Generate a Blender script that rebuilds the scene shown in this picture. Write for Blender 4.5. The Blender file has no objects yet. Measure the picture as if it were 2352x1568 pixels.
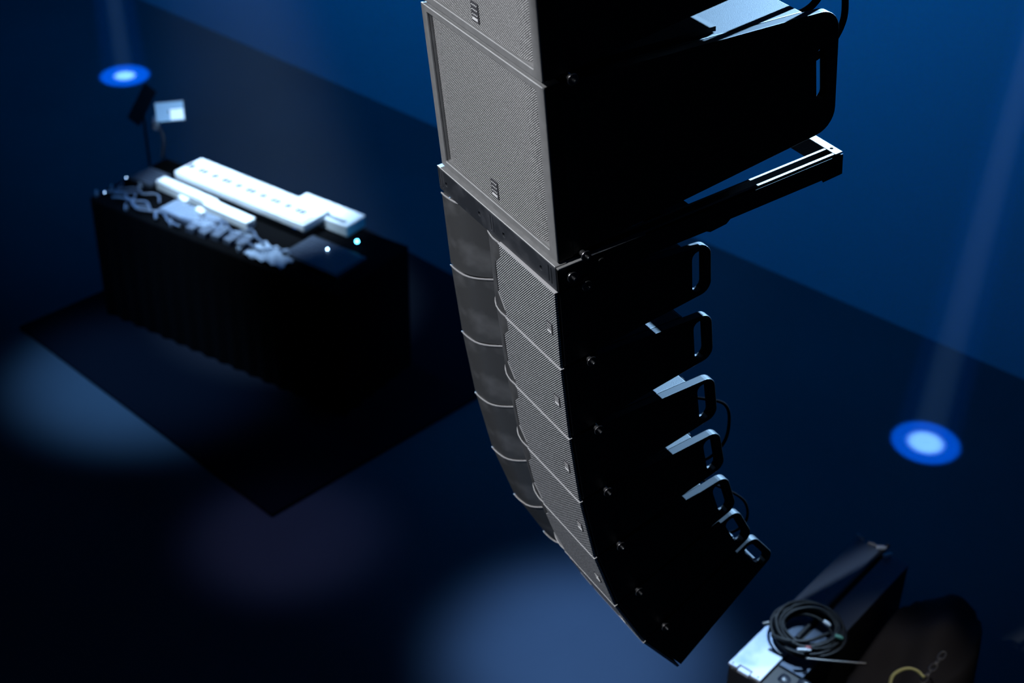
import bpy, bmesh, math, random
from mathutils import Matrix, Vector, Euler
random.seed(7)
S = bpy.context.scene
COL = S.collection
PI = math.pi

# ------------------------------------------------------------------ camera
CAM_R = Matrix(((0.5047490672, -0.4895909033, 0.7110057148),
                (0.8630677508, 0.2685412861, -0.4277845663),
                (0.0185050431, 0.8295699639, 0.5580960834)))
CAM_C = Vector((3.4290686861, -1.9978882234, 2.1940830628))
cd = bpy.data.cameras.new('camera'); cam = bpy.data.objects.new('camera', cd); COL.objects.link(cam)
cam.matrix_world = Matrix.Translation(CAM_C) @ CAM_R.to_4x4()
cd.sensor_width = 36.0; cd.lens = 3425.835 / 2352 * 36
cd.dof.use_dof = True; cd.dof.focus_distance = 4.50; cd.dof.aperture_fstop = 2.0; cd.dof.aperture_blades = 9
S.camera = cam
S.view_settings.view_transform = 'Standard'; S.view_settings.look = 'None'
S.view_settings.gamma = 1.0; S.view_settings.exposure = 0.0
try: S.view_settings.use_curve_mapping = False
except Exception: pass

TILT = math.radians(7.0)                       # the whole hang is tipped towards the audience
A = Matrix.Rotation(TILT, 3, 'X')
FL = -4.6                                      # stage floor height

# ------------------------------------------------------------------ world and lamps
w = bpy.data.worlds.new('hall'); S.world = w; w.use_nodes = True
w.node_tree.nodes['Background'].inputs[0].default_value = (0.03, 0.18, 0.62, 1)
w.node_tree.nodes['Background'].inputs[1].default_value = 0.012

def aim(o, target):
    d = Vector(target) - o.location
    o.rotation_euler = d.to_track_quat('-Z', 'Y').to_euler()
def spot(name, loc, target, watt, color, angle, blend=0.3, radius=0.05):
    l = bpy.data.lights.new(name, 'SPOT'); l.energy = watt; l.color = color
    l.spot_size = math.radians(angle); l.spot_blend = blend; l.shadow_soft_size = radius
    o = bpy.data.objects.new(name, l); COL.objects.link(o); o.location = loc; aim(o, target); return o
def area(name, loc, target, watt, color, sx, sy, spread=180):
    l = bpy.data.lights.new(name, 'AREA'); l.energy = watt; l.color = color
    l.shape = 'RECTANGLE'; l.size = sx; l.size_y = sy; l.spread = math.radians(spread)
    o = bpy.data.objects.new(name, l); COL.objects.link(o); o.location = loc; aim(o, target); return o

arr_c = A @ Vector((0, 0.3, -0.5))
def dirpos(d, dist, about=arr_c):
    return about + (A @ Vector(d).normalized()) * dist
key = spot('front_key_lamp', dirpos((0.015, -0.64, 0.80), 9.0), arr_c + Vector((-0.01, 0, 0.1)), 3000, (0.95, 0.97, 1.0), 21, 0.18, 0.05)
key.scale = (0.265, 1, 1)              # shutter-cut to the width of the hang
spot('rear_lamp', dirpos((-0.30, 0.87, 0.54), 4.4, A @ Vector((0.2, 0.8, -0.3))), A @ Vector((0.2, 0.8, -0.3)), 16000, (0.34, 0.63, 1.0), 46, 0.3, 0.02)
DESK = Vector((-6.2, 1.3, -3.5))
spot('desk_lamp', (-6.0, 0.2, 4.6), (-6.50, 1.60, -3.5), 11000, (0.55, 0.79, 1.0), 15.5, 0.8, 0.06)
# blue wash on the back wall
WDIR = Vector((0.9535, 0.3015, 0)); WN = Vector((0.3015, -0.9535, 0))
W0 = Vector((-9.06, 4.53, FL))
def wallp(u, z, off=0.0): 
    p = W0 + WDIR*u + WN*off; return Vector((p.x, p.y, z))
for i, u in enumerate((-4.5, 0.0, 4.5)):
    area('cyc_lamp', wallp(u, 2.4, 3.2), wallp(u, -2.2), 66, (0.0, 0.28, 1.0), 3.0, 0.6, 110)
# beams from the moving heads that land on the floor
BL, WH = (0.0, 0.13, 1.0), (0.36, 0.75, 1.0)
def beam(foot, lamp, blue_w, white_w, a_b, a_w, col=BL):
    spot('beam_lamp', lamp, foot, blue_w, col, a_b, 0.25, 0.02)
    if white_w: spot('beam_core_lamp', lamp, foot, white_w, WH, a_w, 0.7, 0.02)
beam(Vector((-11.78, 2.12, FL)), Vector((-9.6, 1.5, 1.4)), 26000, 40000, 5.0, 2.3)
beam(Vector((-2.57, 5.24, FL)), Vector((-1.1, 3.8, 2.8)), 26000, 40000, 4.0, 2.3)
def floor_px(x, y):
    d = CAM_R @ Vector(((x-1176)/3425.835, -(y-784)/3425.835, -1)); return CAM_C + d*((FL-CAM_C.z)/d.z)
spot('floor_wash_lamp', (-2.6, 3.4, 4.0), floor_px(1340, 1500), 7500, (0.20, 0.45, 1.0), 13.5, 0.9, 0.25)
spot('floor_wash_lamp', (-8.6, -3.0, 5.0), floor_px(340, 860), 8500, (0.16, 0.46, 1.0), 13, 1.0, 0.2)
spot('floor_wash_lamp', (-4.6, -2.0, 4.0), floor_px(660, 1230), 900, (0.40, 0.42, 1.0), 10, 0.9, 0.2)
def ray_pt(x, y, t):
    return CAM_C + (CAM_R @ Vector(((x-1176)/3425.835, -(y-784)/3425.835, -1))).normalized()*t
def beam_via(foot, via, k, power, angle, col):
    spot('haze_beam_lamp', foot+(via-foot)*k, foot, power, col, angle, 1.0, 0.03)
beam_via(floor_px(430, 420), ray_pt(420, 60, 13.2), 3.0, 2200, 4.5, (0.0, 0.16, 1.0))
spot('case_lamp', (-1.9, 3.6, 3.4), (-0.26, 1.62, -3.0), 3400, (0.46, 0.70, 1.0), 8, 1.0, 0.08)
spot('sling_fill', (0.6, 3.4, 3.4), (0.10, 2.30, -2.9), 420, (1.0, 0.95, 0.88), 9, 1.0, 0.08)  # added fill spot to brighten the sling and bundle, no fixture there

# ------------------------------------------------------------------ materials
def mat(name, base, rough=0.5, metal=0.0, spec=0.5, emis=None, es=0.0, noise=None, bump=None):
    m = bpy.data.materials.new(name); m.use_nodes = True
    nt = m.node_tree; b = nt.nodes['Principled BSDF']
    b.inputs['Base Color'].default_value = (*base, 1); b.inputs['Roughness'].default_value = rough
    b.inputs['Metallic'].default_value = metal; b.inputs['Specular IOR Level'].default_value = spec
    if emis: b.inputs['Emission Color'].default_value = (*emis, 1); b.inputs['Emission Strength'].default_value = es
    tc = nt.nodes.new('ShaderNodeTexCoord')
    if noise:
        sc, col2, lo, hi = noise
        n = nt.nodes.new('ShaderNodeTexNoise'); n.inputs['Scale'].default_value = sc; n.inputs['Detail'].default_value = 6
        r = nt.nodes.new('ShaderNodeValToRGB'); r.color_ramp.elements[0].position = lo; r.color_ramp.elements[1].position = hi
        r.color_ramp.elements[0].color = (*base, 1); r.color_ramp.elements[1].color = (*col2, 1)
        nt.links.new(tc.outputs['Object'], n.inputs['Vector']); nt.links.new(n.outputs['Fac'], r.inputs['Fac'])
        nt.links.new(r.outputs['Color'], b.inputs['Base Color'])
    if bump:
        sc, st = bump
        n = nt.nodes.new('ShaderNodeTexNoise'); n.inputs['Scale'].default_value = sc; n.inputs['Detail'].default_value = 3
        bp = nt.nodes.new('ShaderNodeBump'); bp.inputs['Strength'].default_value = st; bp.inputs['Distance'].default_value = 0.002
        nt.links.new(tc.outputs['Object'], n.inputs['Vector']); nt.links.new(n.outputs['Fac'], bp.inputs['Height'])
        nt.links.new(bp.outputs['Normal'], b.inputs['Normal'])
    return m

def perforated(name, pitch, metal_col, hole_col, thresh):
    """perforated steel: a diagonal square lattice of holes in object space"""
    m = mat(name, metal_col, 0.45, 0.0, 0.6); nt = m.node_tree; b = nt.nodes['Principled BSDF']
    tc = nt.nodes.new('ShaderNodeTexCoord'); sx = nt.nodes.new('ShaderNodeSeparateXYZ')
    nt.links.new(tc.outputs['Object'], sx.inputs[0])
    k = 2*PI/pitch; total = None
    for ang in (45, -45):
        a = math.radians(ang)
        mx = nt.nodes.new('ShaderNodeMath'); mx.operation = 'MULTIPLY'; mx.inputs[1].default_value = k*math.cos(a)
        mz = nt.nodes.new('ShaderNodeMath'); mz.operation = 'MULTIPLY_ADD'; mz.inputs[1].default_value = k*math.sin(a)
        nt.links.new(sx.outputs['X'], mx.inputs[0]); nt.links.new(sx.outputs['Z'], mz.inputs[0]); nt.links.new(mx.outputs[0], mz.inputs[2])
        c = nt.nodes.new('ShaderNodeMath'); c.operation = 'COSINE'; nt.links.new(mz.outputs[0], c.inputs[0])
        if ang == 45:                      # slots run slightly together along one diagonal
            wt = nt.nodes.new('ShaderNodeMath'); wt.operation = 'MULTIPLY'; wt.inputs[1].default_value = 0.55; nt.links.new(c.outputs[0], wt.inputs[0]); c = wt
        if total is None: total = c
        else:
            s = nt.nodes.new('ShaderNodeMath'); s.operation = 'ADD'
            nt.links.new(total.outputs[0], s.inputs[0]); nt.links.new(c.outputs[0], s.inputs[1]); total = s
    mr = nt.nodes.new('ShaderNodeMapRange'); mr.inputs['From Min'].default_value = thresh-0.25; mr.inputs['From Max'].default_value = thresh+0.25
    nt.links.new(total.outputs[0], mr.inputs['Value'])
    n = nt.nodes.new('ShaderNodeTexNoise'); n.inputs['Scale'].default_value = 260; n.inputs['Detail'].default_value = 1
    nt.links.new(tc.outputs['Object'], n.inputs['Vector'])
    nr = nt.nodes.new('ShaderNodeValToRGB'); nr.color_ramp.elements[0].position = 0.35; nr.color_ramp.elements[1].position = 0.72
    nr.color_ramp.elements[0].color = (*[v*0.75 for v in metal_col], 1); nr.color_ramp.elements[1].color = (*[min(1, v*1.6) for v in metal_col], 1)
    nt.links.new(n.outputs['Fac'], nr.inputs['Fac'])
    mix = nt.nodes.new('ShaderNodeMix'); mix.data_type = 'RGBA'
    nt.links.new(mr.outputs[0], mix.inputs[0]); nt.links.new(nr.outputs['Color'], mix.inputs[6]); mix.inputs[7].default_value = (*hole_col, 1)
    nt.links.new(mix.outputs[2], b.inputs['Base Color'])
    inv = nt.nodes.new('ShaderNodeMath'); inv.operation = 'SUBTRACT'; inv.inputs[0].default_value = 0.6
    nt.links.new(mr.outputs[0], inv.inputs[1]); inv.use_clamp = True; nt.links.new(inv.outputs[0], b.inputs['Specular IOR Level'])
    return m

M = dict(
    cabinet=mat('black_cabinet_paint', (0.024, 0.0245, 0.026), 0.5, 0, 0.3, bump=(400, 0.25)),
    plate=mat('black_steel_plate', (0.016, 0.0165, 0.018), 0.45, 0, 0.25),
    skin=mat('black_side_paint', (0.010, 0.010, 0.011), 0.45, 0, 0.3), glint=mat('painted_edge_glint', (0.62, 0.63, 0.65), 0.4, 0, 0.5),  # the pale edge tone is a highlight put into colour
    frame=mat('grey_textured_coat', (0.23, 0.232, 0.238), 0.42, 0, 0.5, noise=(30, (0.27, 0.272, 0.28), 0.4, 0.7), bump=(700, 0.25)),
    gap=mat('joint_black', (0.03, 0.03, 0.03), 0.8, 0, 0.2),
    bar=mat('dark_powder_coat', (0.030, 0.034, 0.042), 0.4, 0, 0.5, noise=(11, (0.085, 0.090, 0.105), 0.48, 0.78), bump=(500, 0.2)),
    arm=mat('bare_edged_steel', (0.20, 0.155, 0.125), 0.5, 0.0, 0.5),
    flare=mat('dusty_charcoal_plastic', (0.066, 0.068, 0.072), 0.42, 0, 0.45, noise=(8, (0.150, 0.154, 0.165), 0.50, 0.80), bump=(300, 0.1)),
    lip=mat('lip_highlight_grey', (0.48, 0.48, 0.50), 0.5, 0, 0.5),  # pale grey paints the light that the joint edges catch
    grille=perforated('perforated_grille_steel', 0.0060, (0.50, 0.51, 0.54), (0.005, 0.005, 0.006), 0.0),
    grille_s=perforated('perforated_sub_grille_steel', 0.0052, (0.50, 0.50, 0.51), (0.008, 0.008, 0.009), 0.15),
    badge=mat('badge_dark', (0.07, 0.07, 0.08), 0.4), white=mat('badge_white', (0.9, 0.9, 0.92), 0.4),
    pin=mat('pin_steel', (0.20, 0.20, 0.21), 0.32, 0.9, 0.5), hole=mat('hole_dark', (0.003, 0.003, 0.003), 0.9, 0, 0.1),
    rubber=mat('black_rubber', (0.012, 0.012, 0.013), 0.5, 0, 0.4), matt=mat('matt_black', (0.0025, 0.0025, 0.003), 0.95, 0, 0.0),
    floor=mat('dark_stage_floor', (0.030, 0.036, 0.046), 0.6, 0, 0.3, noise=(0.6, (0.040, 0.048, 0.060), 0.35, 0.7)),
    wall=mat('blue_backdrop_cloth', (0.30, 0.36, 0.46), 0.9, 0, 0.1),
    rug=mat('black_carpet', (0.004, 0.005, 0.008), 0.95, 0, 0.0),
    cloth=mat('black_drape', (0.003, 0.003, 0.0035), 0.95, 0, 0.0),
    fold=mat('dark_plastic_sheet', (0.02, 0.025, 0.038), 0.35, 0, 0.5), cloth2=mat('dark_brown_drape', (0.030, 0.028, 0.032), 0.9, 0, 0.1),
    wht=mat('white_plastic', (0.80, 0.82, 0.86), 0.5), key_black=mat('key_black', (0.02, 0.03, 0.05), 0.4),
    grey=mat('grey_device', (0.06, 0.075, 0.11), 0.5), dgrey=mat('dark_device', (0.015, 0.02, 0.03), 0.5),
    btn=mat('pale_button', (0.22, 0.27, 0.36), 0.5), cable=mat('grey_cable', (0.07, 0.095, 0.15), 0.45),
    alu=mat('brushed_aluminium', (0.62, 0.68, 0.78), 0.35, 0.3, 0.5, noise=(6, (0.30, 0.42, 0.66), 0.45, 0.7)),
    blue_panel=mat('blue_grey_lid', (0.06, 0.09, 0.15), 0.5), case=mat('black_case', (0.01, 0.01, 0.012), 0.5),
    yellow=mat('pale_yellow_sling', (0.62, 0.60, 0.26), 0.6), chain=mat('dull_chain_steel', (0.16, 0.155, 0.15), 0.4, 0.7),
    green=mat('green_tape', (0.10, 0.30, 0.22), 0.6), red=mat('red_sleeve', (0.35, 0.03, 0.03), 0.5),
    led_b=mat('blue_led', (0, 0.1, 0.5), 0.4, emis=(0.01, 0.22, 1.0), es=22),
    led_c=mat('cyan_led', (0, 0.3, 0.5), 0.4, emis=(0.08, 0.55, 1.0), es=26),
    led_w=mat('white_led', (0.5, 0.5, 0.6), 0.4, emis=(0.35, 0.62, 1.0), es=30),
    led_r=mat('red_led', (0.4, 0, 0), 0.4, emis=(1.0, 0.05, 0.05), es=7),
    screen=mat('tablet_screen', (0.1, 0.15, 0.2), 0.3, emis=(0.18, 0.42, 0.85), es=0.55),
    screen2=mat('tablet_page', (0.2, 0.25, 0.3), 0.3, emis=(0.45, 0.66, 1.0), es=1.1),
)

# ------------------------------------------------------------------ mesh helpers
def bx(bm, x0, x1, y0, y1, z0, z1, mi=0):
    v = [bm.verts.new(p) for p in ((x0,y0,z0),(x1,y0,z0),(x1,y1,z0),(x0,y1,z0),(x0,y0,z1),(x1,y0,z1),(x1,y1,z1),(x0,y1,z1))]
    for f in ((0,3,2,1),(4,5,6,7),(0,1,5,4),(1,2,6,5),(2,3,7,6),(3,0,4,7)): bm.faces.new([v[i] for i in f]).material_index = mi
def prism(bm, pts, axis, a, b):
    """extrude a closed polygon: axis 'x' (pts are y,z), 'y' (x,z) or 'z' (x,y) between a and b"""
    def P(p, t): return {'x': (t, p[0], p[1]), 'y': (p[0], t, p[1]), 'z': (p[0], p[1], t)}[axis]
    lo = [bm.verts.new(P(p, a)) for p in pts]; hi = [bm.verts.new(P(p, b)) for p in pts]
    bm.faces.new(lo); bm.faces.new(hi[::-1]); n = len(pts)
    for i in range(n): bm.faces.new((lo[i], hi[i], hi[(i+1) % n], lo[(i+1) % n]))
def tube(bm, pts, r, seg=8, cap=True):
    pts = [Vector(p) for p in pts]; rings = []; up = Vector((0.123, 0.31, 0.94)).normalized()
    for i, p in enumerate(pts):
        d = (pts[min(i+1, len(pts)-1)] - pts[max(i-1, 0)]).normalized()
        s = d.cross(up); s = s.normalized() if s.length > 1e-4 else d.orthogonal().normalized()
        t = s.cross(d); up = t
        rr = r[i] if isinstance(r, (list, tuple)) else r
        rings.append([bm.verts.new(p + (s*math.cos(2*PI*k/seg) + t*math.sin(2*PI*k/seg))*rr) for k in range(seg)])
    for a, b in zip(rings, rings[1:]):
        for k in range(seg): bm.faces.new((a[k], a[(k+1) % seg], b[(k+1) % seg], b[k]))
    if cap: bm.faces.new(rings[0][::-1]); bm.faces.new(rings[-1])
def spline(pts, n=8):
    pts = [Vector(p) for p in pts]; out = []
    for i in range(len(pts)-1):
        p0, p1, p2, p3 = pts[max(i-1, 0)], pts[i], pts[i+1], pts[min(i+2, len(pts)-1)]
        for k in range(n):
            t = k/n; out.append(0.5*((2*p1)+(p2-p0)*t+(2*p0-5*p1+4*p2-p3)*t*t+(3*p1-p0-3*p2+p3)*t**3))
    return out + [pts[-1]]
def obj(name, bm, m, parent=None, bevel=0, smooth=False, loc=None, rot=None, kind=None, label=None):
    me = bpy.data.meshes.new(name)
    if isinstance(bm, bmesh.types.BMesh):
        bmesh.ops.recalc_face_normals(bm, faces=bm.faces); bm.to_mesh(me); bm.free()
    else: me = bm
    for mm in (m if isinstance(m, (list, tuple)) else [m]): me.materials.append(M[mm])
    o = bpy.data.objects.new(name, me); COL.objects.link(o)
    if parent: o.parent = parent
    if loc is not None: o.location = loc
    if rot is not None: o.rotation_euler = rot
    if smooth:
        for p in me.polygons: p.use_smooth = True
    if bevel:
        b = o.modifiers.new('bevel', 'BEVEL'); b.width = bevel; b.segments = 2; b.limit_method = 'ANGLE'; b.angle_limit = math.radians(30)
    if kind: o['kind'] = kind
    if label: o['label'] = label
    return o
def thing(name, label, cat, loc=(0, 0, 0), rot=(0, 0, 0), group=None):
    o = bpy.data.objects.new(name, None); COL.objects.link(o); o.empty_display_size = 0.1
    o.location = loc; o.rotation_euler = rot; o['label'] = label; o['category'] = cat
    if group: o['group'] = group
    return o
def tag(o, label, cat, group=None):
    o['label'] = label; o['category'] = cat
    if group: o['group'] = group
    return o
def dup_tree(root, loc, rot, label):
    r = root.copy(); COL.objects.link(r); r.location = loc; r.rotation_euler = rot; r['label'] = label
    for ch in list(root.children):
        c = ch.copy(); COL.objects.link(c); c.parent = r
        for g in ch.children:
            d = g.copy(); COL.objects.link(d); d.parent = c
    return r
def rounded(pts, radii, n=6):
    out = []
    for i, p in enumerate(pts):
        r = radii[i] if isinstance(radii, (list, tuple)) else radii
        p = Vector(p); a = Vector(pts[i-1]); b = Vector(pts[(i+1) % len(pts)])
        if r <= 0: out.append(tuple(p)); continue
        u = (a-p).normalized(); v = (b-p).normalized(); half = u.angle(v)/2; t = r/math.tan(half)
        p0 = p+u*t; p1 = p+v*t; c = p + (u+v).normalized()*(r/math.sin(half))
        a0 = math.atan2(p0.y-c.y, p0.x-c.x); a1 = math.atan2(p1.y-c.y, p1.x-c.x); d = (a1-a0+PI) % (2*PI)-PI
        out += [(c.x+r*math.cos(a0+d*k/n), c.y+r*math.sin(a0+d*k/n)) for k in range(n+1)]
    return out
def circle(cx, cy, r, n=14): return [(cx+r*math.cos(2*PI*k/n), cy+r*math.sin(2*PI*k/n)) for k in range(n)]
def holed(outline, holes, axis, a, b, bev=0.0):
    """plate with holes as a mesh: filled 2D curve, extruded"""
    c = bpy.data.curves.new('tmp', 'CURVE'); c.dimensions = '2D'; c.fill_mode = 'BOTH'
    th = abs(b-a); c.extrude = th/2-bev; c.bevel_depth = bev; c.offset = -bev; c.bevel_resolution = 1
    for pl in [outline]+holes:
        s = c.splines.new('POLY'); s.points.add(len(pl)-1); s.use_cyclic_u = True
        for q, p in zip(s.points, pl): q.co = (p[0], p[1], 0, 1)
    o = bpy.data.objects.new('tmp', c); COL.objects.link(o)
    me = bpy.data.meshes.new_from_object(o.evaluated_get(bpy.context.evaluated_depsgraph_get()))
    bpy.data.objects.remove(o); bpy.data.curves.remove(c); mid = (a+b)/2
    for v in me.vertices:
        x, y, z = v.co; z += mid
        v.co = {'x': (z, x, y), 'y': (x, z, y), 'z': (x, y, z)}[axis]
    bm = bmesh.new(); bm.from_mesh(me); bmesh.ops.remove_doubles(bm, verts=bm.verts, dist=1e-6)
    for f in bm.faces: f.smooth = False
    bpy.data.meshes.remove(me); return bm
def slot(cx, cz, wd, ht, tilt=0): 
    r = wd/2; pts = [(r*math.cos(a), (ht/2-r)+r*math.sin(a)) for a in [PI*k/6 for k in range(7)]]
    pts += [(-p[0], -p[1]) for p in pts]
    c, s = math.cos(tilt), math.sin(tilt); return [(cx+p[0]*c-p[1]*s, cz+p[0]*s+p[1]*c) for p in pts]

# ------------------------------------------------------------------ the room
bm = bmesh.new(); bx(bm, -26, 10, -12, 16, FL-0.2, FL)
o = obj('floor', bm, 'floor'); o['kind'] = 'structure'
bm = bmesh.new()
a_, b_ = wallp(-16, FL), wallp(14, FL); t_ = -WN*0.3
lo = [bm.verts.new(p) for p in (a_, b_, b_+t_, a_+t_)]; hi = [bm.verts.new(p+Vector((0, 0, 11))) for p in (a_, b_, b_+t_, a_+t_)]
bm.faces.new(lo); bm.faces.new(hi)
for i in range(4): bm.faces.new((lo[i], hi[i], hi[(i+1) % 4], lo[(i+1) % 4]))
o = obj('wall_back', bm, 'wall'); o['kind'] = 'structure'

# theatrical haze hanging in front of the backdrop; the beams show in it
hm_ = bpy.data.materials.new('stage_haze'); hm_.use_nodes = True; nt = hm_.node_tree; nt.nodes.remove(nt.nodes['Principled BSDF'])
vs = nt.nodes.new('ShaderNodeVolumeScatter'); vs.inputs['Density'].default_value = 0.009; vs.inputs['Color'].default_value = (0.9, 0.95, 1, 1)
nt.links.new(vs.outputs[0], nt.nodes['Material Output'].inputs['Volume']); M['haze'] = hm_
bm = bmesh.new()
q4 = [wallp(-13, FL+.01, .03), wallp(11, FL+.01, .03), wallp(11, FL+.01, 3.9), wallp(-13, FL+.01, 3.9)]
lo = [bm.verts.new(p) for p in q4]; hi = [bm.verts.new(p+Vector((0, 0, 8.5))) for p in q4]
bm.faces.new(lo); bm.faces.new(hi)
for i in range(4): bm.faces.new((lo[i], hi[i], hi[(i+1) % 4], lo[(i+1) % 4]))
o = obj('haze', bm, 'haze'); o['kind'] = 'stuff'; o['label'] = 'thin blue stage haze in front of the backdrop'; o['category'] = 'haze'

# ------------------------------------------------------------------ speaker hang
HS, DS, WS = 0.5591, 1.01, 0.0808
HM, DM, WM = 0.2835, 0.5456, 0.0965
def shade_slot(o, yc, zc, hy, hz):
    """puts the shade inside the hand slot into the colour of its upright walls"""
    o.data.materials.append(M['matt'])  # black wall faces stand in for shade inside the slot
    for p in o.data.polygons:
        c = p.center
        if abs(c.y-yc) < hy and abs(c.z-zc) < hz and abs(p.normal.y) > .35 and abs(p.normal.x) < .9: p.material_index = 1
def badge(parent, cx, cz, y, wd, ht):
    bm = bmesh.new(); bx(bm, cx-wd/2, cx+wd/2, y-0.003, y, cz-ht/2, cz+ht/2)
    b = obj('badge', bm, 'badge', parent)
    bm = bmesh.new(); bx(bm, cx-wd*0.38, cx+wd*0.38, y-0.0045, y-0.003, cz-ht*0.40, cz-ht*0.28)
    obj('badge_bar', bm, 'white', b)
    for r_ in range(3):
        for k in range(4):
            bm = bmesh.new(); x = cx-wd*0.30+k*wd*0.20; z = cz+ht*0.36-r_*ht*0.24; q = wd*0.05
            prism(bm, circle(x, z, q, 8), 'y', y-0.0045, y-0.003); obj('badge_dot', bm, 'white', b)
    return b
def lock_pin(parent, y, z, x=0.35, s=1.0):
    bm = bmesh.new()
    for x0, x1, r in ((-0.01, 0.018, 0.009*s), (0.018, 0.022, 0.017*s), (0.022, 0.036, 0.0045*s)):
        prism(bm, circle(y, z, r, 18), 'x', x+x0, x+x1)
    return obj('locking_pin', bm, 'pin', parent, bevel=0.0015, label='small steel locking pin on the black side')

def make_sub(name, label):
    t = thing(name, label, 'speaker', group='subwoofers of the hanging array')
    zt = lambda y: -WS*y; zb = lambda y: -HS+WS*y                    # origin: top front edge
    # body
    bm = bmesh.new(); prism(bm, [(0.055, zt(.055)), (0.895, zt(.895)), (0.895, zb(.895)), (0.055, zb(.055))], 'x', -0.318, 0.318)
    obj('cabinet_body', bm, 'cabinet', t, bevel=0.004)
    bm = bmesh.new(); bx(bm, -.317, .317, .8955, .899, zb(.9)+.004, zt(.9)-.004); obj('rear_absorber', bm, 'matt', t)  # added black sheet that soaks up bounced rear light, unseen
    # grey front frame, with the recess behind it
    out = rounded([(-.35, 0), (.35, 0), (.35, -HS), (-.35, -HS)], 0.004, 2)
    hole = rounded([(-.318, -.022), (.311, -.022), (.311, -HS+.024), (-.318, -HS+.024)], 0.004, 2)
    obj('front_frame', holed(out, [hole], 'y', 0.0, 0.008, 0.0025), 'frame', t)
    deep = rounded([(-.347, -.001), (.347, -.001), (.347, -HS+.001), (-.347, -HS+.001)], 0.004, 2)
    obj('recess_wall', holed(deep, [hole], 'y', 0.0085, 0.055, 0.0), 'frame', t)
    for s in (-1, 1):
        bm = bmesh.new(); bx(bm, min(s*.3474, s*.3502), max(s*.3474, s*.3502), .0085, .0550, -HS+.001, -.001); obj('side_skin', bm, 'skin', t)
    bm = bmesh.new(); tube(bm, [(-.347, .0012, -.0012), (.347, .0012, -.0012)], .0016, 6); obj('edge_highlight', bm, 'glint', t, label='painted highlight strip along the upper edge of the grey frame')  # thin pale tube painting the highlight on the frame edge
    bm = bmesh.new(); tube(bm, [(-.316, .0005, -HS+.0242), (.310, .0005, -HS+.0242)], .0010, 6); obj('edge_highlight', bm, 'glint', t, label='painted highlight strip along the inner edge of the grey frame')
    # bowed grille, folded back at both sides
    bm = bmesh.new(); prof = []
    xs = [-.316, -.308, -.298, -.286, -.27, -.24] + [-.2+.05*k for k in range(9)] + [.235, .258, .275, .288, .299, .308]
    def yy(x):
        e = max(0, abs(x+.004)-.235)/.078; return 0.008 + (0.045 if x > 0 else 0.010)*e*e
    zlo, zhi = -HS+.026, -.024
    a0 = [bm.verts.new((x, yy(x), zlo)) for x in xs]; a1 = [bm.verts.new((x, yy(x), zhi)) for x in xs]
    b0 = [bm.verts.new((x, yy(x)+.003, zlo)) for x in xs]; b1 = [bm.verts.new((x, yy(x)+.003, zhi)) for x in xs]
    for i in range(len(xs)-1):
        bm.faces.new((a0[i], a0[i+1], a1[i+1], a1[i])); bm.faces.new((b0[i], b1[i], b1[i+1], b0[i+1]))
        bm.faces.new((a1[i], a1[i+1], b1[i+1], b1[i])); bm.faces.new((a0[i], b0[i], b0[i+1], a0[i+1]))
    g = obj('grille', bm, 'grille_s', t, smooth=False)
    badge(t, -0.006, -HS+0.072, 0.008, 0.040, 0.060)
    # side plates with the carrying slot at the rear
    for s in (-1, 1):
        x0, x1 = (0.32, 0.35) if s > 0 else (-0.35, -0.32)
        out = rounded([(0.0555, zt(.0555)-.001), (DS, zt(DS)), (DS, zb(DS)), (0.0555, zb(.0555)+.001)], [0, .075, .075, 0], 7)
        sp = obj('side_plate', holed(out, [slot(0.949, -HS*0.5, .036, .172, 0.05)], 'x', x0, x1, 0.002), 'plate', t); shade_slot(sp, .949, -HS*.5, .022, .09)
    # rear grip bars between the side plates
    bm = bmesh.new(); prism(bm, circle(0.93, zt(.93)-.07, .010, 10), 'x', -.32, .32); obj('rear_rail', bm, 'plate', t)
    bm = bmesh.new(); prism(bm, circle(0.93, zb(.93)+.07, .010, 10), 'x', -.32, .32); obj('rear_rail', bm, 'plate', t)
    return t

def arr(x, s, z): return A @ Vector((x, s, z))
sub2 = make_sub('hanging_subwoofer', 'large black subwoofer cabinet with grey-framed grille, lower of the two, above the steel frame')
sub2.location = arr(0, 0, HS); sub2.rotation_euler = (TILT, 0, 0)
lock_pin(sub2, 0.082, 0.566-HS)
bm = bmesh.new(); prism(bm, [(0.03, .0005), (.60, -.045), (.60, -.030), (.03, .0155)], 'x', -.30, .30); obj('spacer', bm, 'gap', sub2)
sub1 = dup_tree(sub2, arr(0, 0, HS+0.0157+HS), (TILT-0.0031, 0, 0), 'large black subwoofer cabinet with grey-framed grille, topmost, cut by the top edge of the photo')

# lower frame under the subs
fr = thing('rigging_frame', 'dark steel flying frame with long rear arms between the subwoofers and the smaller cabinets', 'frame', arr(0, 0, 0), (TILT, 0, 0))
holes = []
for cx in (-0.353, -0.022, 0.318): holes += [slot(cx-.006, -.052, .0035, .058), slot(cx+.009, -.054, .0035, .058)]
for cx in (-0.316, -0.100, 0.050, 0.268): holes.append(circle(cx, -.058, .008, 12))
obj('front_bar', holed([(-.368, -.014), (.352, -.014), (.352, -.096), (-.368, -.096)], holes, 'y', -.010, -.001, .002), 'bar', fr)
bm = bmesh.new(); tube(bm, [(-.367, -.0085, -.0095), (.351, -.0085, -.0095)], .0017, 6); obj('edge_highlight', bm, 'glint', fr, label='painted highlight strip along the upper edge of the front bar')  # thin pale tube painting the highlight on the bar edge
bm = bmesh.new(); bx(bm, -.366, .350, -.0005, .003, -.091, -.016); obj('backing_strip', bm, 'hole', fr)
bm = bmesh.new(); bx(bm, -.368, .352, -.0100, .030, -.0135, -.008); obj('top_flange', bm, 'frame', fr, bevel=.002)
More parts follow.
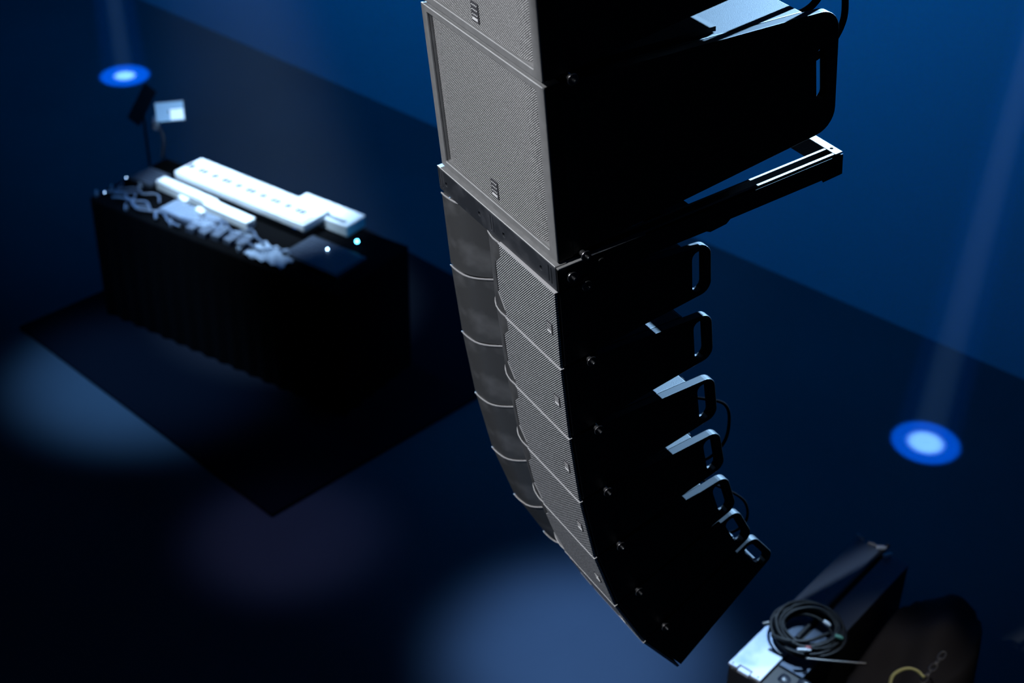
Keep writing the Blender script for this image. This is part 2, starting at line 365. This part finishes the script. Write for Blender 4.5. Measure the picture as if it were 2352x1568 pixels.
for s in (-1, 1):
    for k, (xa, xb) in enumerate(((.302, .311), (.340, .350))):
        a, b = (xa, xb) if s > 0 else (-xb, -xa)
        out = [(-.004, -.020), (1.020, -.020), (1.020, -.098), (.975, -.101), (.965, -.090), (.610, -.090), (.595, -.102), (.535, -.108), (.520, -.100), (-.004, -.094)]
        if k == 0: out[0] = (.02, -.020); out[-1] = (.02, -.094)
        bm = bmesh.new(); prism(bm, [(max(p[0], .006), p[1]) for p in out], 'x', a, b); obj('arm_plate', bm, 'plate', fr)
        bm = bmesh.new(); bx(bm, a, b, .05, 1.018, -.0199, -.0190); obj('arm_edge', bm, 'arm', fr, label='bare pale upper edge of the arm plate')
    # raw-edged outer skin of the arm, dark
    a, b = (.3525, .3560) if s > 0 else (-.3715, -.3685)
    bm = bmesh.new(); prism(bm, [(-.006, -.018), (.20, -.021), (.45, -.026), (1.046, -.026), (1.046, -.098), (.97, -.101), (.965, -.092), (.61, -.092), (.595, -.104), (.535, -.109), (.52, -.101), (-.006, -.093)], 'x', a, b)
    obj('arm_skin', bm, 'plate', fr)
obj('rear_crosspiece', holed([(-.353, 1.017), (.353, 1.017), (.353, 1.045), (-.353, 1.045)], [circle(.318, 1.031, .006), circle(-.318, 1.031, .006)], 'z', -.022, -.018), 'arm', fr)
bm = bmesh.new(); bx(bm, -.350, .350, 1.022, 1.040, -.098, -.0222); obj('rear_web', bm, 'plate', fr)
bm = bmesh.new(); bx(bm, -.302, .302, .40, .50, -.100, -.024); obj('cross_member', bm, 'plate', fr, bevel=.002)
lock_pin(fr, .082, .005-.0, x=.356); lock_pin(fr, .032, -.048, x=.356)
for y, z in ((.084, -.086), (.140, -.047)):
    bm = bmesh.new(); prism(bm, circle(y, z, .012, 14), 'x', .356, .364); obj('bolt_head', bm, 'plate', fr, bevel=.002)
bm = bmesh.new(); bx(bm, .338, .362, -.006, .085, -.018, -.013); obj('arm_ledge', bm, 'frame', fr, bevel=.001)
bm = bmesh.new(); prism(bm, [(.11, -.0165), (.30, -.0200), (.30, -.018), (.11, -.0145)], 'x', .340, .360); obj('arm_ledge', bm, 'bar', fr)

# horn cabinets
def make_module(label):
    t = thing('line_array_speaker', label, 'speaker', group='curved column of line array speakers')
    zt = lambda y: -0.0015-WM*y; zb = lambda y: -HM+0.0015+WM*y
    bm = bmesh.new(); prism(bm, [(0.13, zt(.13)), (0.452, zt(.452)), (0.452, zb(.452)), (0.13, zb(.13))], 'x', -.320, .320)
    obj('cabinet_body', bm, 'cabinet', t, bevel=.003)
    bm = bmesh.new(); bx(bm, -.319, .319, .4525, .456, zb(.46)+.003, zt(.46)-.003); obj('rear_absorber', bm, 'matt', t)  # added unseen black sheet, keeps rear light from bouncing into the slots
    L = [(-.350, -.011), (-.330, -.0115), (-.310, -.0105), (-.290, -.008), (-.270, -.004), (-.250, .004), (-.235, .013), (-.220, .025), (-.205, .039), (-.190, .055), (-.178, .069), (-.171, .085), (-.168, .105)]
    R = [(-.325-x, y) for x, y in L[::-1]]
    plan = L + R[:-2] + [(.012, -.008), (.026, -.004), (.318, -.004), (.318, .128), (-.350, .128)]
    bm = bmesh.new(); prism(bm, plan, 'z', -HM+.0045, -.0045)
    hf = obj('horn_flare', bm, 'flare', t, smooth=True); es_ = hf.modifiers.new('split', 'EDGE_SPLIT'); es_.split_angle = math.radians(35)
    # lips where one cabinet meets the next
    edge = L + R[:-2] + [(.020, -.009)]
    def off(pts, d):
        res = []
        for i, p in enumerate(pts):
            a = Vector(pts[max(i-1, 0)]); b = Vector(pts[min(i+1, len(pts)-1)]); n = (b-a).normalized(); res.append((p[0]+n.y*d, p[1]-n.x*d))
        return res
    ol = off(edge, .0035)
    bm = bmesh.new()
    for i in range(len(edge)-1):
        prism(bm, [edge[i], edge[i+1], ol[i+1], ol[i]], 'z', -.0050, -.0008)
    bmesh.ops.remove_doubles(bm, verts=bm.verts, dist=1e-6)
    obj('upper_lip', bm, 'lip', t, label='thin lip along the joint, caught light put into its pale colour')
    bm = bmesh.new(); bx(bm, .020, .352, -.0155, -.002, -.0045, -.0008); obj('upper_lip', bm, 'lip', t, bevel=.001, label='thin lip along the joint, caught light put into its pale colour')
    # grille over the right half; its left edge is notched around the horn lip
    gp = rounded([(.026, -.008), (.026, -.052), (-.008, -.088), (-.008, -.198), (.026, -.252), (.026, -HM+.004), (.349, -HM+.004), (.349, -.008)], 0.0015, 2)
    g = obj('grille', holed(gp, [], 'y', -.0145, -.0050, .0012), 'grille', t)
    bm = bmesh.new(); bx(bm, -.011, -.0085, -.0150, .02, -.199, -.087); obj('grille_edge', bm, 'plate', t)
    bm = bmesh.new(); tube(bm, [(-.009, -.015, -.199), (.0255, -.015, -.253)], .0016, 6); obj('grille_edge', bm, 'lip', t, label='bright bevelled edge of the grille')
    badge(t, .308, -.150, -.0145, .030, .038)
    for s in (-1, 1):
        x0, x1 = (.3205, .350) if s > 0 else (-.350, -.3205)
        fy = .0015 if s > 0 else .1285
        out = rounded([(fy, zt(0)-.001), (DM, zt(DM)), (DM, zb(DM)), (fy, zb(0)+.001)], [0, .042, .042, 0], 6)
        sp = obj('side_plate', holed(out, [slot(.497, -HM*.5, .045, .150, .0)], 'x', x0, x1, .002), 'plate', t); shade_slot(sp, .497, -HM*.5, .026, .08)
    lock_pin(t, .085, -.006)
    bm = bmesh.new(); bx(bm, .270, .285, .452, .470, -.215, -.070); obj('rear_link', bm, 'plate', t)
    bm = bmesh.new(); prism(bm, circle(.480, -.20, .006, 8), 'x', -.3205, .3205); obj('rear_rail', bm, 'pin', t)
    return t
names = ['first below the steel frame', 'second below the steel frame', 'third below the steel frame',
         'fourth below the steel frame', 'fifth below the steel frame, turned slightly downwards',
         'second from the bottom', 'lowest, tilted most towards the floor']
ph = [-0.0059, 0.0289, 0.0686, 0.1348, 0.2385, 0.3951, 0.5622]
Q = (-0.0031, -0.0973); mod0 = None
for i in range(7):
    lab = 'black horn and grille speaker cabinet, ' + names[i]
    loc = arr(0, Q[0], Q[1]); rot = (TILT+ph[i], 0, 0)
    if mod0 is None:
        mod0 = make_module(lab); mod0.location = loc; mod0.rotation_euler = rot
    else: dup_tree(mod0, loc, rot, lab)
    Q = (Q[0]+HM*math.sin(ph[i]), Q[1]-HM*math.cos(ph[i]))

def cable(name, pts, r, m, label, n=8, parent=None):
    bm = bmesh.new(); tube(bm, spline(pts, n), r, 8); o = obj(name, bm, m, parent, smooth=True)
    if label: tag(o, label, 'cable')
    return o
cable('speaker_cable', [arr(*p) for p in ((.12, .60, -.95), (.17, .640, -.945), (.20, .70, -.975), (.20, .725, -1.05), (.19, .715, -1.16), (.16, .67, -1.24), (.12, .62, -1.27))], .006, 'matt', 'black cable looping behind the third and fourth small cabinets')
cable('speaker_cable', [arr(*p) for p in ((.14, .62, -1.33), (.19, .66, -1.345), (.25, .72, -1.385), (.25, .765, -1.46), (.24, .775, -1.55), (.2, .75, -1.63), (.14, .70, -1.66))], .0055, 'matt', 'black cable loop behind the fifth and sixth small cabinets')
cable('speaker_cable', [arr(*p) for p in ((.20, 1.04, .80), (.25, 1.10, .60), (.25, 1.115, .45), (.25, 1.11, .36), (.23, 1.07, .28), (.18, 1.0, .22), (.12, .93, .20))], .011, 'matt', 'thick black cable hanging behind the lower subwoofer')
cable('speaker_cable', [arr(*p) for p in ((.15, 1.02, .75), (.22, 1.07, .52), (.23, 1.03, .46), (.22, .98, .425), (.16, .93, .40), (.08, .90, .39))], .011, 'matt', 'thick black cable bending over the top rear corner of the lower subwoofer')

# ------------------------------------------------------------------ black rug and the draped desk
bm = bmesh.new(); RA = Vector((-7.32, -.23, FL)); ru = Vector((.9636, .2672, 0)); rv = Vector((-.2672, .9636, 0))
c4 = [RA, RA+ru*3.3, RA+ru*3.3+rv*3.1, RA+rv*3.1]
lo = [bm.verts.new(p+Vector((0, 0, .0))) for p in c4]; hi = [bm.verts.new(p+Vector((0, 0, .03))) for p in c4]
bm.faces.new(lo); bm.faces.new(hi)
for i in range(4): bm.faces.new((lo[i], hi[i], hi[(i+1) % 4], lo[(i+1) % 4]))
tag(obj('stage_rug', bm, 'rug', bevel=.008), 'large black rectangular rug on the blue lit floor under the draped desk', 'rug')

DH = 1.10; DT = FL+DH
du = Vector((.8968, .4424, 0)); dv = Vector((-.4424, .8968, 0)); DO = Vector((-7.18, .47, 0)); DL, DW = 2.50, .84
DANG = math.atan2(du.y, du.x)
def desk_pt(u, v, z=0.0): 
    p = DO+du*u+dv*v; return Vector((p.x, p.y, DT+z))
dk = thing('draped_desk', 'long desk covered to the floor by a black cloth, standing on the black rug', 'desk', (DO.x, DO.y, FL+.03), (0, 0, DANG))
bm = bmesh.new()
per = []
for k in range(60): per.append((DL*k/60, 0.0, 0, -1))
for k in range(20): per.append((DL, DW*k/20, 1, 0))
for k in range(60): per.append((DL*(1-k/60), DW, 0, 1))
for k in range(20): per.append((0.0, DW*(1-k/20), -1, 0))
rows = []
for zz, amp in ((DH-.03, 0), (DH-.06, .002), (DH-.3, .005), (.55, .008), (.25, .012), (0.0, .014)):
    rows.append([bm.verts.new((x+nx*(amp*math.sin(k*1.7)+amp), y+ny*(amp*math.sin(k*1.7)+amp), zz)) for k, (x, y, nx, ny) in enumerate(per)])
for a, b in zip(rows, rows[1:]):
    for k in range(len(per)): bm.faces.new((a[k], a[(k+1) % len(per)], b[(k+1) % len(per)], b[k]))
bm.faces.new(rows[0])
obj('black_cloth', bm, 'cloth', dk, smooth=True)
bm = bmesh.new(); bx(bm, .03, DL-.03, .03, DW-.03, 0, DH-.045); obj('table_box', bm, 'case', dk)

ND = 0
def on_desk(name, label, cat, u, v, rot=0.0, z=0.0, tilt=(0, 0), group=None):
    return thing(name, label, cat, desk_pt(u, v, z), (tilt[0], tilt[1], DANG+rot), group)
KR = math.radians(-3)
# long white keyboard at the rear
kb = on_desk('keyboard', 'long white keyboard glaring under the lamp along the rear of the desk', 'keyboard', .42, .52, KR, .075)
bm = bmesh.new(); bx(bm, 0, 1.40, 0, .30, 0, .07); obj('case', bm, 'wht', kb, bevel=.012)
for k in range(36):
    bm = bmesh.new(); bx(bm, .03+k*.0375, .0655+k*.0375, .012, .135, .0705, .084); obj('white_key', bm, 'wht', kb)
for k in range(35):
    if k % 7 in (2, 6): continue
    bm = bmesh.new(); bx(bm, .060+k*.0375, .072+k*.0375, .085, .150, .0845, .096); obj('black_key', bm, 'key_black', kb)
bm = bmesh.new(); bx(bm, .05, 1.35, .03, .27, -.073, -.001); obj('stand_block', bm, 'dgrey', kb)
# laptop-like white board to its right
lp = on_desk('white_console', 'white square-cornered console glowing at the right end of the long keyboard', 'console', 1.45, .69, KR+.02, .03)
bm = bmesh.new(); bx(bm, 0, .60, 0, .22, -.028, .075); obj('case', bm, 'wht', lp, bevel=.012)
bm = bmesh.new(); bx(bm, .04, .56, .02, .05, .0755, .082); obj('button_strip', bm, 'grey', lp)
# second white keyboard, front
k2 = on_desk('keyboard', 'narrow white keyboard in front of the long one, overexposed', 'keyboard', .33, .44, KR-.02, .05)
bm = bmesh.new(); bx(bm, 0, .62, -.04, .06, -.048, .035); obj('case', bm, 'wht', k2, bevel=.010)
bm = bmesh.new(); bx(bm, .56, 1.04, -.055, .045, -.048, .030); obj('case_end', bm, 'wht', k2, bevel=.010)
for k in range(15):
    bm = bmesh.new(); bx(bm, .02+k*.04, .056+k*.04, -.036, .020, .0355, .044); obj('white_key', bm, 'wht', k2)
# pad controllers
def pads(name, label, u, v, wd, dp, nx, ny, m='dgrey', pm='grey', rot=KR):
    t = on_desk(name, label, 'controller', u, v, rot, .003)
    bm = bmesh.new(); bx(bm, 0, wd, 0, dp, 0, .045); obj('case', bm, m, t, bevel=.006)
    sx, sy = wd/(nx+1), dp/(ny+1)
    for i in range(nx):
        for j in range(ny):
            bm = bmesh.new(); bx(bm, sx*(.6+i), sx*(1.35+i), sy*(.6+j), sy*(1.35+j), .0455, .052); obj('pad', bm, pm, t)
    return t
pads('pad_controller', 'dark laptop-sized controller with rows of small keys at the left end of the desk', .06, .36, .25, .24, 6, 6)
pads('pad_controller', 'grey controller with a grid of small buttons in the middle of the desk', .62, .12, .52, .20, 14, 7, 'grey', 'btn')
pads('pad_controller', 'dark mixer with many small knobs at the right end of the desk', 1.84, .16, .54, .34, 12, 7, 'dgrey', 'grey')
# small effect boxes in a row
for k in range(5):
    t = on_desk('effect_box', ['small pale effect box, leftmost of the row along the front', 'small pale effect box, second of the row along the front', 'small pale effect box, middle of the row along the front', 'small pale effect box, fourth of the row along the front', 'small pale effect box, rightmost of the row, beside the crumpled sheet'][k], 'effect box', 1.00+k*.115, .03+.012*k, .1*(-1)**k, .003, group='effect boxes on the desk')
    bm = bmesh.new(); bx(bm, 0, .075, 0, .15, 0, .05); obj('case', bm, 'grey', t, bevel=.005)
    for j in range(2):
        bm = bmesh.new(); prism(bm, circle(.02+.035*j, .11, .011, 10), 'z', .0505, .066); obj('knob', bm, 'btn', t)
# shiny white small boxes
for (u, v, wd, dp, lab) in ((.60, .36, .10, .06, 'small white box between the two controllers, brightly lit'), (1.20, .38, .13, .07, 'small white box in front of the long keyboard, brightly lit'), (.92, .22, .09, .05, 'small white adaptor lying on the grey button controller')):
    z = .06 if 'adaptor' in lab else .003
    bm = bmesh.new(); bx(bm, 0, wd, 0, dp, 0, .045); o = obj('small_box', bm, 'wht', bevel=.01, loc=desk_pt(u, v, z), rot=(0, 0, DANG-.3)); tag(o, lab, 'box')
# crumpled sheet at the front edge
bm = bmesh.new(); n_ = 12; g_ = [[bm.verts.new((.36*i/n_, .22*j/n_, .03+.014*math.sin(i*1.9+j)+.012*math.sin(j*2.7-i*.6))) for j in range(n_+1)] for i in range(n_+1)]
for i in range(n_):
    for j in range(n_): bm.faces.new((g_[i][j], g_[i+1][j], g_[i+1][j+1], g_[i][j+1]))
o = obj('crumpled_sheet', bm, 'btn', smooth=True, loc=desk_pt(1.60, .01, 0), rot=(0, 0, DANG)); sm = o.modifiers.new('thickness', 'SOLIDIFY'); sm.thickness = .003
tag(o, 'crumpled pale sheet hanging at the front edge of the desk, right of the effect boxes', 'sheet')
# patch leads
leads = [((.05, .10), (.22, .16), (.34, .08), (.48, .14), (.60, .06)), ((.08, .28), (.16, .12), (.30, .20), (.42, .05), (.55, .10)),
         ((.70, .02), (.62, .11), (.72, .16), (.95, .12), (1.05, .2), (1.18, .24), (1.22, .12)), ((.20, .05), (.35, .10), (.5, .03), (.66, .12), (.8, .05), (.95, .02)),
         ((1.15, .30), (1.30, .22), (1.42, .30), (1.55, .22), (1.66, .18)), ((1.00, .22), (1.12, .16), (1.26, .22), (1.38, .14), (1.5, .2)),
         ((.12, .18), (.25, .26), (.36, .22), (.46, .28), (.56, .2)), ((1.55, .12), (1.68, .10), (1.78, .20), (1.95, .16))]
lab = ['grey lead wandering along the left front of the desk', 'grey lead tangled beside the dark left controller', 'thick grey lead curled in a hook at the middle front', 'grey lead running along the front rim of the desk',
       'grey lead between the small white box and the right mixer', 'grey lead crossing behind the effect boxes', 'grey lead looping in front of the dark left controller', 'grey lead at the right of the crumpled sheet']
for pts, lb, r in zip(leads, lab, (.009, .008, .013, .009, .008, .008, .008, .008)):
    cable('patch_lead', [desk_pt(u, v, .018+.035*abs(math.sin(3*i+u*5))) for i, (u, v) in enumerate(pts)], r, 'cable', lb)
# plugs and knobs that catch the light
plugs = [(.03, .05, 'pale plug at the very left front corner of the desk'), (.06, .18, 'pale plug on the left edge of the desk behind the corner one'), (.22, .33, 'pale plug behind the dark left controller'),
         (.38, .02, 'pale plug on the front rim below the dark left controller'), (.84, .04, 'pale plug just left of the effect boxes'), (1.10, .34, 'pale plug beside the small box in front of the long keyboard'),
         (1.52, .05, 'pale plug between the effect boxes and the crumpled sheet'), (1.74, .10, 'pale plug in front of the dark right mixer'), (1.90, .18, 'pale plug nearest to the right front edge of the mixer')]
for u, v, lb in plugs:
    bm = bmesh.new(); prism(bm, circle(0, 0, .016, 12), 'z', 0, .03); prism(bm, circle(0, 0, .008, 10), 'z', .03, .055)
    o = obj('jack_plug', bm, 'btn', loc=desk_pt(u, v, .004)); tag(o, lb, 'plug', 'plugs on the desk')
# LEDs
def led(px, m, lab, r):
    bm = bmesh.new(); bmesh.ops.create_icosphere(bm, subdivisions=2, radius=r); o = obj('indicator_light', bm, m, loc=px); tag(o, lab, 'light')
def ray_desk(x, y, z=0.0):
    d = CAM_R @ Vector(((x-1176)/3425.835, -(y-784)/3425.835, -1)); t = (DT+z-CAM_C.z)/d.z; return CAM_C+d*t
for (x, y, m, lab, r) in ((752, 572, 'led_w', 'white and blue indicator light at the right front of the desk', .006), (820, 554, 'led_c', 'cyan indicator light at the right end of the desk', .012),
                          (677, 522, 'led_b', 'blue indicator light beside the dark mixer', .008), (686, 525, 'led_r', 'tiny red indicator light touching the blue one', .004),
                          (240, 442, 'led_w', 'white indicator light at the far left corner of the desk', .0028), (290, 408, 'led_w', 'white indicator light on the dark left controller', .0028)):
    led(ray_desk(x, y, .060), m, lab, r)
# tablet on a gooseneck
tb = thing('tablet_stand', 'tablet with a glowing page on a bent gooseneck stand at the rear of the desk', 'tablet', desk_pt(.22, .70, 0), (0, 0, 0))
def desk_ray_v(x, y, v):            # where a pixel ray meets the upright plane at depth v of the desk
    d = CAM_R @ Vector(((x-1176)/3425.835, -(y-784)/3425.835, -1)); n = dv; t = (desk_pt(0, v)-CAM_C).dot(n)/d.dot(n); return CAM_C+d*t
tc_ = desk_ray_v(390, 256, .70); bot = desk_ray_v(374, 362, .70); org = desk_pt(.22, .70, 0)
mid = desk_ray_v(376, 318, .70); nk = desk_ray_v(355, 282, .70)
bm = bmesh.new(); tube(bm, spline([bot-org, mid-org, desk_ray_v(368, 296, .70)-org, nk-org, tc_-org], 6), .016, 10); obj('gooseneck', bm, 'grey', tb, smooth=True)
bm = bmesh.new(); tube(bm, [nk-org+Vector((0, 0, -.05)), nk-org+Vector((.02, .02, .05))], .035, 10); obj('clamp', bm, 'btn', tb, smooth=True)
toc = (CAM_C-tc_).normalized(); qrot = Vector((toc.x, toc.y, toc.z+.15)).to_track_quat('Z', 'Y').to_euler()
hw, hh = .115, .080
bm = bmesh.new(); bx(bm, -hw, hw, -hh, hh, -.012, 0); hd = obj('tablet', bm, 'dgrey', tb, bevel=.004, loc=tc_-org, rot=qrot)
bm = bmesh.new(); bx(bm, -hw*.95, hw*.95, -hh*.93, hh*.93, 0, .002); obj('screen', bm, 'screen', hd)
bm = bmesh.new(); bx(bm, hw*.0, hw*.9, -hh*.85, hh*.2, .0022, .003); obj('page', bm, 'screen2', hd)
# dark music stand left of it
c = desk_ray_v(326, 240, 1.02)
ms = thing('music_stand', 'dark narrow music stand behind the left end of the desk', 'music stand', (c.x, c.y, FL+.03), (0, 0, DANG))
bm = bmesh.new(); tube(bm, [(0, 0, 0), (0, 0, c.z-FL-.03)], .012, 8); obj('pole', bm, 'plate', ms)
bm = bmesh.new(); bx(bm, -.065, .065, -.008, .008, -.17, .17); obj('desk_plate', bm, 'cloth2', ms, loc=(0, 0, c.z-FL-.03), rot=(math.radians(-25), .35, 0))
for a in range(3):
    bm = bmesh.new(); tube(bm, [(0, 0, .25), (.25*math.cos(a*2.1), .25*math.sin(a*2.1), .012)], .010, 8); obj('leg', bm, 'plate', ms)

# ------------------------------------------------------------------ tall case with coiled cable, lower right
CZ = -3.0
P0 = Vector((-.33, 1.50, 0)); cu = Vector((-.326, .945, 0)).normalized(); cv = Vector((cu.y, -cu.x, 0))   # along, across
CA = math.atan2(cu.y, cu.x); CL, CW = 1.20, .31
def cpt(u, v, z=0.0): p = P0+cu*u+cv*v; return Vector((p.x, p.y, CZ+z))
cs = thing('flight_case', 'tall black case with a blue-grey lid and pale metal front plate under the coiled cable', 'case', (P0.x, P0.y, FL), (0, 0, CA-PI/2))
H = CZ-FL
bm = bmesh.new(); bx(bm, 0, CW, 0, CL, .06, H-.012); obj('case_body', bm, 'case', cs, bevel=.01)
for x, y in ((.06, .08), (CW-.06, .08), (.06, CL-.08), (CW-.06, CL-.08)):
    bm = bmesh.new(); prism(bm, circle(y, .035, .035, 16), 'x', x-.015, x+.015); obj('wheel', bm, 'rubber', cs)
bm = bmesh.new(); bx(bm, .0, .140, .345, CL, H-.0115, H); obj('lid_panel', bm, 'blue_panel', cs, bevel=.003)
bm = bmesh.new(); bx(bm, .180, CW, .16, CL, H-.0115, H); obj('lid_panel', bm, 'blue_panel', cs, bevel=.003, label='darker right half of the lid')
bm = bmesh.new(); prism(bm, circle(.155, H+.004, .012, 10), 'y', .36, CL+.06); obj('lid_bar', bm, 'case', cs, label='black bar along the middle of the lid')
ln = .0
obj('front_plate', holed([(.0, .0), (.045, .0), (.048, .028), (.118, .028), (.121, .0), (.175, .0), (.175, .34), (.0, .34)], [circle(.016, .014, .005, 8), circle(.155, .014, .005, 8)], 'z', H, H+.012, .0015), 'alu', cs)
bm = bmesh.new(); bx(bm, .052, .114, -.004, .024, H-.01, H+.006); obj('latch', bm, 'alu', cs, bevel=.002)
# black cloth hump to the right
cl = thing('draped_bundle', 'dark cloth-covered bundle lying against the right side of the tall case', 'bundle', cpt(.78, .60, 0)-Vector((0, 0, H)), (0, 0, CA-PI/2))
bm = bmesh.new(); n_u, n_v = 40, 28; gr = []
for i in range(n_u+1):
    row = []
    for j in range(n_v+1):
        u = -1+2*i/n_u; v = -1+2*j/n_v
        x, y = v*.26, u*.60
        e = max(0, 1-(abs(u)**3+abs(v)**3)); top = H-.14+.07*math.sin(2.3*u+1.0)*math.cos(1.7*v)+.030*math.sin(6*v+3*u)+.012*math.sin(9*u-4*v)
        row.append(bm.verts.new((x*(1+.06*math.sin(6*u)), y*(1+.04*math.sin(5*v)), top*min(1, e*2.2)**.6)))
    gr.append(row)
for i in range(n_u):
    for j in range(n_v): bm.faces.new((gr[i][j], gr[i+1][j], gr[i+1][j+1], gr[i][j+1]))
o = obj('cloth', bm, 'cloth2', cl, smooth=True); sm = o.modifiers.new('thickness', 'SOLIDIFY'); sm.thickness = .006
# folded black bag in front
bm = bmesh.new(); n_u = 30; gr = []
for i in range(n_u+1):
    row = []
    for j in range(n_u+1):
        u, v = i/n_u, j/n_u
        row.append(bm.verts.new((.55*u, .36*v, .022*abs(math.sin(14*u+5*v))+.016*abs(math.sin(9*u-11*v+1))-.16*(1-v)**2-.02)))
    gr.append(row)
for i in range(n_u):
    for j in range(n_u): bm.faces.new((gr[i][j], gr[i+1][j], gr[i+1][j+1], gr[i][j+1]))
o = obj('folded_sheet', bm, 'fold', smooth=True, loc=cpt(-.20, .22, -.02), rot=(0, 0, CA-PI/2)); sm = o.modifiers.new('thickness', 'SOLIDIFY'); sm.thickness = .004
tag(o, 'dark folded plastic sheet in front of the coiled cable, right of the metal plate', 'sheet')
# coil of cable
cc = Vector((-.280, 1.935, CZ+.03))
co = thing('cable_coil', 'coil of black cable lying on the tall case lid', 'cable', cc, (0, 0, .3))
rng = random.Random(3)
for k, (R_, z_) in enumerate(((.155, .0), (.165, .012), (.150, .026), (.135, .014), (.142, .034), (.125, .028), (.118, .042), (.16, .035), (.112, .020), (.128, .050), (.148, .048), (.172, .006), (.168, .022), (.138, .056), (.120, .010), (.156, .058))):
    pts = []; ex, ey = 1+rng.uniform(-.06, .06), 1+rng.uniform(-.06, .06); ox, oy = rng.uniform(-.012, .012), rng.uniform(-.012, .012); p1 = rng.uniform(0, 6)
    for q in range(41):
        a = 2*PI*q/40; pts.append((ox+R_*ex*math.cos(a), oy+R_*ey*math.sin(a), z_+.006*math.sin(2*a+p1)))
    bm = bmesh.new(); tube(bm, pts, .0075, 8, cap=False); obj('cable_loop', bm, 'rubber', co, smooth=True)
bm = bmesh.new(); tube(bm, spline([(.10, .02, .06), (.06, -.10, .07), (-.02, -.16, .06), (-.10, -.17, .05)], 6), .009, 8); obj('cable_tail', bm, 'rubber', co, smooth=True)
def small(name, x, y, z, r, ln, m, lab, cat='connector', ang=0):
    d = CAM_R @ Vector(((x-1176)/3425.835, -(y-784)/3425.835, -1)); t = (z-CAM_C.z)/d.z; p = CAM_C+d*t
    bm = bmesh.new(); prism(bm, circle(0, 0, r, 12), 'x', -ln/2, ln/2); prism(bm, circle(0, 0, r*.7, 12), 'x', ln/2, ln*.8)
    tag(obj(name, bm, m, bevel=.002, loc=p, rot=(0, 0, ang)), lab, cat)
small('cable_connector', 1843, 1492, CZ+.10, .009, .05, 'wht', 'white connector tip lying on the lower rim of the coil', ang=1.0)
small('cable_connector', 1898, 1431, CZ+.10, .012, .03, 'wht', 'short white connector at the upper right inside the coil', ang=.2)
small('cable_tape', 1925, 1463, CZ+.095, .013, .03, 'green', 'green tape on the right side of the coil', 'tape', ang=.6)
small('cable_sleeve', 1855, 1487, CZ+.10, .0095, .02, 'red', 'red sleeve behind the white connector tip', 'sleeve', ang=1.0)
def lay(name, pix, z, r, m, lab, cat='cable'):
    out = []
    for (x, y) in pix:
        d = CAM_R @ Vector(((x-1176)/3425.835, -(y-784)/3425.835, -1)); t = (z-CAM_C.z)/d.z; out.append(CAM_C+d*t)
    bm = bmesh.new(); tube(bm, spline(out, 8), r, 8); tag(obj(name, bm, m, smooth=True), lab, cat)
lay('rope', ((1752, 1432), (1765, 1430), (1778, 1428), (1782, 1412), (1790, 1400)), CZ+.02, .009, 'chain', 'short grey rope end crossing the left edge of the lid', 'rope')
lay('strap', ((1850, 1512), (1900, 1517), (1950, 1521), (1990, 1524)), CZ+.07, .007, 'chain', 'thin dark strap stretched below the coil', 'strap')
lay('lifting_sling', ((2042, 1590), (2048, 1556), (2066, 1540), (2088, 1535), (2108, 1542), (2122, 1556)), CZ+.10, .009, 'yellow', 'pale yellow curved sling at the bottom edge beside the chain', 'sling')
# chain
chn = thing('chain', 'dull steel chain lying in the dark at the lower right, joined to the yellow sling', 'chain', (0, 0, 0), (0, 0, 0))
d0 = [CAM_C + (lambda d: d*((CZ+.08-CAM_C.z)/d.z))(CAM_R @ Vector(((x-1176)/3425.835, -(y-784)/3425.835, -1))) for x, y in ((2118, 1566), (2168, 1500))]
chn.location = d0[0]; vec = (d0[1]-d0[0]); ll = vec.length; nlk = 5
for k in range(nlk):
    pts = []; c0 = vec*((k+.5)/nlk); ax = vec.normalized(); side = ax.cross(Vector((0, 0, 1))).normalized() if k % 2 == 0 else Vector((0, 0, 1))*.6+ax.cross(Vector((0, 0, 1))).normalized()*.5
    for q in range(17):
        a = 2*PI*q/16; pts.append(c0+ax*(ll/nlk*.72*math.cos(a))+side*(.014*math.sin(a)))
    bm = bmesh.new(); tube(bm, pts, .0042, 8, cap=False); obj('link', bm, 'chain', chn, smooth=True)
# odds and ends past the far end of the lid
for k, (x, y, r, m, lb) in enumerate(((1975, 1232, .010, 'btn', 'small pale clip farthest from the case lid'), (2002, 1249, .012, 'grey', 'small grey clip past the end of the case lid'), (2022, 1257, .012, 'btn', 'small pale clip beside the end of the black bar'), (2037, 1275, .010, 'wht', 'small white clip nearest to the draped bundle'))):
    small('clip', x, y, CZ+.02, r, .04, m, lb, 'clip', ang=.5*k)
